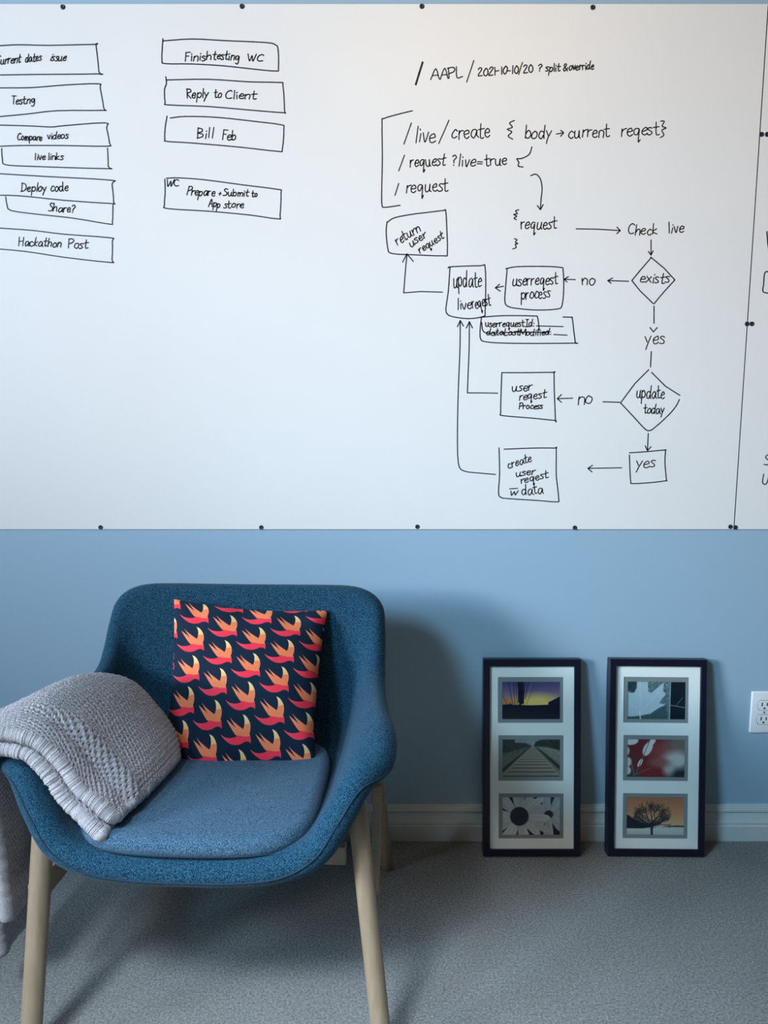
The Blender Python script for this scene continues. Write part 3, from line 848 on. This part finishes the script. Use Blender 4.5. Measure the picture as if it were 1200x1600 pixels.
def picture(x0, label, prints, roll=0.0):
    lean = rad(7.6)
    r = thing('picture_frame', (x0 + FW / 2, -0.093, 0.0042), label, 'picture frame', (-lean, 0, 0), 'triple photo frames leaning on the wall')
    r.rotation_euler = (Matrix.Rotation(-lean, 3, 'X') @ Matrix.Rotation(roll, 3, 'Y')).to_euler()
    hx = FW / 2; b = 0.0165; bt = 0.0185
    # moulding: four mitred sides with a slight inner step
    def loop(dx, dzb, dzt, y):
        return [(-hx + dx, y, dzb), (hx - dx, y, dzb), (hx - dx, y, FH - dzt), (-hx + dx, y, FH - dzt)]
    loops = [loop(0, 0, 0, FD), loop(0, 0, 0, 0.0015), loop(0.0015, .0015, .0015, 0), loop(b - .0015, bt - .0015, bt - .0015, 0), loop(b, bt, bt, 0.0015), loop(b, bt, bt, 0.0048),
             loop(b - .004, bt - .004, bt - .004, 0.0048), loop(b - .004, bt - .004, bt - .004, FD)]
    V = [p for l in loops for p in l]; Fc = []
    m = len(loops)
    for i in range(m):
        j = (i + 1) % m
        for k in range(4):
            q = (k + 1) % 4
            Fc.append((i * 4 + k, i * 4 + q, j * 4 + q, j * 4 + k))
    mesh('moulding', V, Fc, M_frame, r, smooth=False)
    # openings as fractions of the frame face (from its top-left corner)
    fx = lambda u: -hx + u * FW
    fz = lambda v: FH - (v + 0.008) * FH
    outer = [(0.152, 0.826, 0.085, 0.318), (0.157, 0.831, 0.381, 0.613), (0.161, 0.833, 0.677, 0.907)]
    inner = [(0.197, 0.795, 0.110, 0.300), (0.201, 0.796, 0.403, 0.595), (0.203, 0.796, 0.698, 0.890)]
    H1 = [(fx(a), fz(d), fx(bb), fz(c)) for a, bb, c, d in outer]
    H2 = [(fx(a), fz(d), fx(bb), fz(c)) for a, bb, c, d in inner]
    V, Fc = flat_with_holes(-hx + b - .003, bt - .003, hx - b + .003, FH - bt + .003, H1, 0.0085)
    mesh('mount', V, Fc, M_mat, r, smooth=False)
    V, Fc = flat_with_holes(-hx + b - .003, bt - .003, hx - b + .003, FH - bt + .003, H2, 0.0099)
    mesh('inner_mount', V, Fc, M_bevel, r, smooth=False)['label'] = 'grey inner mount around the prints'
    for (cv, lab), (a, z0, bb, z1) in zip(prints, H2):
        e = 0.002
        X = np.linspace(a - e, bb + e, PW); Zz = np.linspace(z1 + e, z0 - e, PH)
        V = np.stack([np.tile(X, (PH, 1)), np.full((PH, PW), 0.0114), np.tile(Zz[:, None], (1, PW))], 2).reshape(-1, 3)
        Fc = [(i * PW + j, (i + 1) * PW + j, (i + 1) * PW + j + 1, i * PW + j + 1) for i in range(PH - 1) for j in range(PW - 1)]
        o = mesh('photo_print', V, Fc, M_print, r, smooth=False)
        col = np.concatenate([lin(cv.c).reshape(-1, 3), np.ones((PW * PH, 1))], 1).astype(np.float32)
        at_ = o.data.color_attributes.new('pattern', 'FLOAT_COLOR', 'POINT'); at_.data.foreach_set('color', col.ravel())
        o['label'] = lab
    bm = bmesh.new(); add_box(bm, (-hx + b - .0035, 0.0122, bt - .0035), (hx - b + .0035, FD - 0.003, FH - bt + .0035)); bm_obj('backing_board', bm, M_backing, r)
    bm = bmesh.new(); add_box(bm, (-hx + b - .003, 0.0050, bt - .003), (hx - b + .003, 0.0068, FH - bt + .003)); bm_obj('glass_pane', bm, M_glass, r)
    return r


picture(0.2555, 'black frame nearer the armchair, holding sunset, railway and daisy photos',
        [(photo_sunset(), 'photo of a plant silhouetted at sunset'), (photo_tracks(), 'photo of a straight railway track'), (photo_daisy(), 'black and white photo of daisies')])
picture(0.5748, 'black frame nearer the outlet, holding pale leaf, red foliage and bare tree photos',
        [(photo_leaf(), 'photo of a pale maple leaf'), (photo_red(), 'blurred photo of red and white foliage'), (photo_tree(), 'photo of a bare tree against an orange sky')], rad(0.55))

# ------------------------------------------------------------------ armchair
CH_O = np.array([-0.327, -0.47, 0.0]); CH_A = rad(-2.5)
chair = thing('armchair', tuple(CH_O), 'blue fabric tub armchair with pale wooden legs in front of the wall', 'armchair', (0, 0, CH_A))


def chair_local(p):
    d = np.array(p, float) - CH_O
    c, s_ = math.cos(CH_A), math.sin(CH_A)
    return np.array([c * d[0] + s_ * d[1], -s_ * d[0] + c * d[1], d[2]])


# rows of the padded shell from the front rim (arm tip to arm tip) to the top of the back, right half from centre to edge
rows = [
 [(0, -.245, .371), (.08, -.245, .372), (.16, -.242, .380), (.220, -.235, .406), (.258, -.216, .458), (.292, -.186, .508), (.337, -.152, .529)],
 [(0, -.200, .378), (.08, -.200, .379), (.16, -.200, .383), (.222, -.195, .401), (.263, -.172, .458), (.292, -.135, .516), (.329, -.092, .548)],
 [(0, -.100, .375), (.09, -.100, .375), (.17, -.100, .378), (.231, -.100, .397), (.268, -.085, .456), (.290, -.055, .515), (.316, -.022, .553)],
 [(0, .020, .368), (.09, .020, .368), (.17, .020, .371), (.234, .020, .390), (.268, .030, .455), (.287, .050, .513), (.307, .060, .553)],
 [(0, .115, .366), (.09, .115, .366), (.17, .115, .370), (.235, .115, .390), (.268, .120, .450), (.286, .122, .511), (.300, .122, .552)],
 [(0, .188, .392), (.09, .188, .393), (.17, .186, .397), (.232, .178, .418), (.268, .170, .470), (.287, .166, .521), (.2985, .168, .556)],
 [(0, .222, .470), (.10, .222, .471), (.18, .220, .474), (.236, .212, .486), (.268, .203, .510), (.287, .199, .543), (.298, .203, .570)],
 [(0, .245, .555), (.10, .245, .556), (.18, .243, .558), (.236, .238, .562), (.268, .230, .571), (.287, .227, .585), (.298, .229, .600)],
 [(0, .275, .645), (.10, .275, .645), (.18, .273, .646), (.236, .268, .648), (.268, .261, .650), (.287, .256, .654), (.297, .254, .658)],
 [(0, .300, .716), (.10, .300, .7165), (.18, .299, .717), (.232, .297, .716), (.263, .293, .710), (.284, .287, .699), (.295, .281, .686)],
]
NU, NV = 121, 91
ctrl = np.array(rows)                                      # (rows, 7, 3)
k_round = 0.04
uu = np.linspace(-1, 1, NU); vv = np.linspace(-1, 1, NV)
P = np.zeros((NV, NU, 3))
for _ in range(2):                                          # ease the turn from the back into the arms
    sm = ctrl.copy(); sm[3:9, 4:] = 0.25 * ctrl[2:8, 4:] + 0.5 * ctrl[3:9, 4:] + 0.25 * ctrl[4:10, 4:]
    ctrl = sm
left = ctrl[:, :0:-1] * [-1, 1, 1]                          # the left arm is splayed a little wider
left[:, :, 0] -= np.array([.020, .017, .008, 0, 0, 0, 0, 0, 0, 0])[:, None] * (np.arange(6, 0, -1) / 6.0)[None, :] ** 2
mir = np.concatenate([left, ctrl], axis=1)   # 13 points across
for j, v in enumerate(vv):
    for i, u in enumerate(uu):
        pull = 1 - k_round * abs(u) ** 8 * abs(v) ** 8
        t = (v * pull + 1) / 2 * (len(rows) - 1)
        P[j, i] = crom(crom(mir, np.array([t]))[0], np.array([(u * pull + 1) / 2 * 12]))[0]
Hs = np.tile((0.0235 + 0.0040 * np.exp(-((vv + 1) / 0.35) ** 2))[:, None], (1, NU))
V, Fc, per, rim = thick_sheet(P, Hs, 7)
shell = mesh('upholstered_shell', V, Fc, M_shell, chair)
# seam along the front rim and round the arms
R = rim(rad(-8), 1.0)[:NU]
V, Fc = tube(R, 0.0016, 6)
mesh('seam', V, Fc, M_seam, shell)

# seat cushion
nu, nv = 61, 51
cu = np.linspace(-1, 1, nu); cvv = np.linspace(-1, 1, nv)
U, Vv = np.meshgrid(cu, cvv)
Uc = U * np.sqrt(1 - 0.22 * Vv ** 4 * np.abs(U) ** 3); Vc = Vv * np.sqrt(1 - 0.24 * U ** 4 * np.abs(Vv) ** 3)
CX = Uc * 0.196
CY = -0.045 + Vc * 0.19 - 0.012 * (1 - Uc ** 2) * (Vc < 0) * np.abs(Vc)
CZ = 0.4215 - 0.010 * (Vc + 1) / 2 + 0.004 * (1 - Uc ** 2) * (1 - Vc ** 2) - 0.006 * np.clip(-Vc - 0.55, 0, 1) / 0.45
Pc = np.stack([CX, CY, CZ], 2)
V, Fc, per, rim = thick_sheet(Pc, 0.0185, 6)
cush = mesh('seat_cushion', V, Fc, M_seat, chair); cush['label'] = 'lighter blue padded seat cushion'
V, Fc = tube(rim(rad(-30), 1.01), 0.0014, 6, True)
mesh('seam', V, Fc, M_seam, cush)

# legs
rf = (chair_local((.008, -.135, 0)), chair_local((-.030, -.275, .43)))
mirx = lambda p: np.array([-p[0], p[1], p[2]])
for nm, p0, p1, r0, r1 in (('front_leg', chair_local((.000, -.7095, 0)), chair_local((-.0495, -.641, .458)), .0175, .0180),
                           ('front_leg', chair_local((-.6345, -.708, 0)), chair_local((-.607, -.644, .445)), .0185, .0190),
                           ('rear_leg', *rf, .0165, .0185), ('rear_leg', mirx(rf[0]), mirx(rf[1]), .0165, .0185)):
    V, Fc = rod(p0, p1, r0, r1)
    mesh(nm, V, Fc, M_wood, chair)
ra, rb = chair_local((-.0185, -.650, .256)), chair_local((-.0145, -.235, .256))
for s, f in ((1, lambda p: p), (-1, mirx)):
    bm = bmesh.new(); beam(bm, f(ra), f(rb), .018, .046)
    rail = bm_obj('side_rail', bm, M_wood, chair)
    c = f(ra * .42 + rb * .58)
    bm = bmesh.new()
    bmesh.ops.create_cone(bm, cap_ends=True, segments=16, radius1=.005, radius2=.004, depth=.003,
                          matrix=Matrix.Translation((c[0] + s * .0098, c[1], c[2] + .004)) @ Matrix.Rotation(rad(90 * s), 4, 'Y'))
    bm_obj('screw_head', bm, M_cap, rail)
for y, hw in ((-.120, .262), (.185, .262)):
    bm = bmesh.new(); beam(bm, (-hw, y, .330), (hw, y, .330), .020, .036)
    bm_obj('cross_rail', bm, M_wood, chair)

# ------------------------------------------------------------------ cushion with swallows
C_TL = at(272, 936, -0.222); C_TR = at(512, 954, -0.222); C_BR = at(492, 1200, -0.43); C_BL = at(252, 1206, -0.43)
NAVY = lin(np.array((6, 34, 56.)))
TH = 0.058


def pil(u, v, side):
    du = (u - .5) * (1 - .060 * math.sin(math.pi * v)) + .5
    dv = (v - .5) * (1 - (.075 if v < .5 else -.02) * math.sin(math.pi * u)) + .5 if True else v
    p = (C_TL * (1 - du) + C_TR * du) * (1 - dv) + (C_BL * (1 - du) + C_BR * du) * dv
    n = np.cross(C_TR - C_TL, C_BL - C_TL); n /= np.linalg.norm(n)
    if n[1] > 0: n = -n
    h = TH * max(0.0, 16 * u * (1 - u) * v * (1 - v)) ** 0.46
    ed = math.sin(math.pi * u) * math.sin(math.pi * v)
    wr = 0.0035 * math.sin(u * 19 + 5 * v + 1.3) * math.exp(-((v - .07) / .075) ** 2) + 0.0030 * math.sin(v * 17 - 6 * u) * math.exp(-((u - .93) / .08) ** 2)
    wr += 0.0022 * math.sin((u + v) * 11) * math.exp(-((v - .93) / .09) ** 2)
    wr *= min(1.0, ed * 12)
    return p + n * ((h + wr) if side > 0 else -h * 0.75)


bird15 = [[(200, 615), (290, 675), (370, 700), (440, 708), (520, 702), (590, 685)], [(590, 685), (545, 640), (470, 540), (400, 430), (335, 320)],
          [(335, 320), (400, 375), (480, 440), (565, 515)], [(565, 515), (510, 430), (460, 350), (415, 275)], [(415, 275), (490, 360), (600, 450), (735, 550)],
          [(735, 550), (760, 490), (772, 400), (760, 310), (722, 235)], [(722, 235), (810, 290), (880, 390), (910, 490), (905, 590), (885, 655)],
          [(885, 655), (905, 710), (918, 770), (912, 855)],
          [(912, 855), (880, 820), (830, 805), (780, 805), (720, 830), (640, 855), (540, 855), (430, 825), (330, 755), (260, 690), (200, 615)]]
b15 = lambda Q: np.array([520, 240.]) + np.array(Q, float) * 4 / 15
bird = [b15(q) for q in bird15]
outline = np.concatenate([smooth(np.array(s, float), 4)[:-1] for s in bird])
bands = [b15([(575, 660), (680, 680), (780, 705), (905, 705)]), b15([(755, 455), (840, 442), (925, 455)])]
A_inv = np.linalg.inv(np.array([[965, -60], [70, 1025]], float))
to_uv = lambda Q: (Q - np.array([165, 105])) @ A_inv.T
va, vb = np.array([185., 95.]), np.array([-28., 188.])
pts = []; edges = []; birds = []
ng = 48
for i in range(ng + 1):
    for j in range(ng + 1):
        f = lambda t: 0.5 - 0.5 * math.cos(math.pi * t)          # denser towards the edges
        pts.append((f(i / ng), f(j / ng)))
gid = lambda i, j: i * (ng + 1) + j
for k in range(ng):
    edges += [(gid(k, 0), gid(k + 1, 0)), (gid(k, ng), gid(k + 1, ng)), (gid(0, k), gid(0, k + 1)), (gid(ng, k), gid(ng, k + 1))]
clip = lambda q: (min(max(q[0], -0.02), 1.02), min(max(q[1], -0.02), 1.02))
for ia in range(-5, 6):
    for ib in range(-6, 7):
        off = ia * va + ib * vb
        uv = to_uv(outline + off)
        if uv[:, 0].max() < 0 or uv[:, 0].min() > 1 or uv[:, 1].max() < 0 or uv[:, 1].min() > 1:
            continue
        birds.append((uv, off))
        b0 = len(pts); pts += [tuple(q) for q in uv]
        edges += [(b0 + k, b0 + (k + 1) % len(uv)) for k in range(len(uv))]
        for bd in bands:
            q = to_uv(bd + off); b0 = len(pts); pts += [tuple(x) for x in q]; edges += [(b0 + k, b0 + k + 1) for k in range(len(q) - 1)]
cv, ce, cf, _, _, _ = delaunay_2d_cdt([Vector(p) for p in pts], edges, [], 0, 1e-6)
cv = np.array([tuple(v) for v in cv])


def inside(poly, x, y):
    r = False
    for (x0, y0), (x1, y1) in zip(poly, np.roll(poly, -1, 0)):
        if (y0 > y) != (y1 > y) and x < (x1 - x0) * (y - y0) / (y1 - y0) + x0:
            r = not r
    return r


A_fwd = np.array([[965, -60], [70, 1025]], float)


def bird_colour(q):
    x, y = q
    x, y = (x - 520) * 3.75, (y - 240) * 3.75
    lim1 = np.interp(x, [575, 680, 780, 905], [660, 680, 705, 705]); lim2 = np.interp(x, [755, 840, 925], [455, 442, 455])
    if y > lim1 or x < 330:
        t = min(1, max(0, (x - 200) / 300)); c = (250 + 5 * t, 84 - 26 * t, 106 - 26 * t)
    elif y < lim2 and x > 740:
        t = (455 - y) / 220; c = (255, 192 + 40 * t, 122 + 48 * t)
    else:
        t = min(1, max(0, (660 - y) / 330)); c = (255, 134 + 8 * t, 86 + 18 * t)
    return lin(np.array(c, float))


Fp = []; Cp = []
bb = [(uv[:, 0].min(), uv[:, 0].max(), uv[:, 1].min(), uv[:, 1].max()) for uv, _ in birds]
for f in cf:
    cen = cv[list(f)].mean(0)
    if not (0 <= cen[0] <= 1 and 0 <= cen[1] <= 1):
        continue
    Fp.append(tuple(f)); col = None
    for (uv, off), q in zip(birds, bb):
        if q[0] <= cen[0] <= q[1] and q[2] <= cen[1] <= q[3] and inside(uv, *cen):
            loc_c = A_fwd @ cen + np.array([165, 105]) - off
            col = bird_colour(loc_c); break
    Cp.append(NAVY if col is None else col)
V = [pil(min(max(u, 0), 1), min(max(v, 0), 1), 1) for u, v in cv]
nf = len(V); nb = 30
for i in range(nb + 1):
    for j in range(nb + 1):
        V.append(pil(0.5 - 0.5 * math.cos(math.pi * i / nb), 0.5 - 0.5 * math.cos(math.pi * j / nb), -1))
for i in range(nb):
    for j in range(nb):
        a = nf + i * (nb + 1) + j
        Fp.append((a, a + nb + 1, a + nb + 2, a + 1)); Cp.append(NAVY)
base = (C_BL + C_BR) / 2
pillow = mesh('throw_pillow', V, Fp, M_pillow, loc=base)
lc = []
for f, c in zip(Fp, Cp):
    lc += [c[0], c[1], c[2], 1.0] * len(f)
ca = pillow.data.color_attributes.new('pattern', 'FLOAT_COLOR', 'CORNER'); ca.data.foreach_set('color', np.array(lc, np.float32))
tag(pillow, 'square navy throw pillow with pink and orange swallows leaning on the chair back', 'pillow')

# ------------------------------------------------------------------ folded throw over the left arm
# columns: front edge, middle, back silhouette, tucked rear; rows: hem outside the arm ... crest ... inside, on the seat
bl = np.array([
 [(-.745, -.575, .108), (-.752, -.460, .102), (-.750, -.335, .102), (-.735, -.300, .104)],
 [(-.745, -.595, .350), (-.752, -.490, .350), (-.748, -.370, .350), (-.730, -.330, .350)],
 [(-.742, -.625, .500), (-.745, -.560, .505), (-.738, -.480, .505), (-.720, -.440, .500)],
 [(-.722, -.652, .575), (-.722, -.625, .583), (-.708, -.590, .572), (-.690, -.555, .550)],
 [(-.672, -.664, .597), (-.672, -.620, .612), (-.655, -.555, .601), (-.645, -.515, .565)],
 [(-.606, -.670, .588), (-.610, -.600, .624), (-.596, -.490, .624), (-.590, -.440, .585)],
 [(-.560, -.676, .553), (-.552, -.585, .596), (-.532, -.455, .604), (-.530, -.395, .575)],
 [(-.522, -.684, .503), (-.500, -.580, .542), (-.480, -.445, .548), (-.485, -.385, .520)],
 [(-.490, -.694, .481), (-.456, -.582, .494), (-.440, -.448, .491), (-.450, -.390, .470)],
 [(-.464, -.700, .460), (-.436, -.592, .460), (-.421, -.475, .457), (-.440, -.420, .450)],
])


def throw_sheet(inset, na, nb, b0, b1, a0=0.0, a1=None, wr=1.0, ph=0.0):
    na1 = bl.shape[0] - 1 if a1 is None else a1
    sp = 3.4
    aa = np.linspace(a0, na1, na) if na < 0 else np.concatenate([np.linspace(a0, sp, int(na * .3))[:-1], np.linspace(sp, na1, na - int(na * .3) + 1)])
    bbp = np.linspace(b0, b1, nb)
    S = crom(bl, aa)                                    # (na, 4, 3)
    S = crom(np.swapaxes(S, 0, 1), bbp)                 # (nb, na, 3)
    S = np.swapaxes(S, 0, 1)
    N = grid_normals(S)
    if N[na // 2, nb // 2, 2] < 0:
        N = -N
    Aq, Bq = np.meshgrid(aa, bbp, indexing='ij')
    fold = 0.007 * np.exp(-((Bq - 0.62 + 0.05 * (Aq - 7)) / 0.13) ** 2) * np.clip((Aq - 4.5) / 1.5, 0, 1) * np.clip((10 - Aq) / 1.5, 0, 1)
    fold -= 0.006 * np.exp(-((Bq - 0.36 + 0.05 * (Aq - 7)) / 0.12) ** 2) * np.clip((Aq - 4.5) / 1.5, 0, 1) * np.clip((10 - Aq) / 1.5, 0, 1)
    fold += 0.004 * np.sin(Bq * 5.1 + Aq * 0.8 + ph) * np.clip((4 - Aq) / 2, 0, 1)
    S = S - N * inset + N * (fold * wr)[:, :, None]
    # length along the weave, for the rows of tufts
    la = np.concatenate([[0], np.cumsum(np.linalg.norm(np.diff(S[:, nb // 2], axis=0), axis=1))])
    lb = np.concatenate([[0], np.cumsum(np.linalg.norm(np.diff(S[int(na * .7)], axis=0), axis=1))])
    p = 0.0102
    LA, LB = np.meshgrid(la / p, lb / (p * 0.92), indexing='ij')
    LB = LB + 0.12 * np.sin(LA * .7) + 0.10 * np.sin(LA * 0.23 + LB * .31)
    row = np.floor(LA); fa = LA - row - 0.5; fb = (LB + 0.5 * (row % 2)) % 1.0 - 0.5
    hole = np.exp(-((fa / 0.25) ** 2 + (fb / 0.25) ** 2))
    edge = np.clip(np.minimum(Bq - b0, b1 - Bq) / 0.10, 0, 1) * np.clip(np.minimum(Aq - a0, na1 - Aq) / 0.12, 0, 1)
    hole = hole * (0.10 + 0.90 * edge)
    lump = np.interp(la, np.arange(0, 4, 0.009), rng.normal(0, 1, 445))[:, None] * np.ones_like(LB)
    tuft = 1.0 - hole - 0.14 * np.cos(2 * math.pi * LA) * edge + 0.05 * lump * (1 - edge)
    jitter = rng.normal(0, 0.0007, tuft.shape); jitter = (jitter + np.roll(jitter, 1, 0) + np.roll(jitter, 1, 1)) / 2
    d = 0.0078 * tuft - 0.0020 + jitter
    if grid_normals(S)[na // 2, nb // 2, 2] < 0:
        S = S[:, ::-1]; d = d[:, ::-1]
    return thick_sheet(S, 0.0080, 5, d)[:2]


V1, F1 = throw_sheet(0.002, 720, 290, 0.0, 3.0)
V2, F2 = throw_sheet(0.031, 520, 90, -0.12, 1.0, 0.35, 9.0, 0.4, 1.5)
V = np.concatenate([V1, V2]); n1 = len(V1); Fc = F1 + [tuple(i + n1 for i in f) for f in F2]
thr = mesh('throw_blanket', V, Fc, M_wool, loc=(-0.60, -0.56, 0.45))
tag(thr, 'folded grey textured throw blanket draped over the left arm of the armchair', 'blanket')
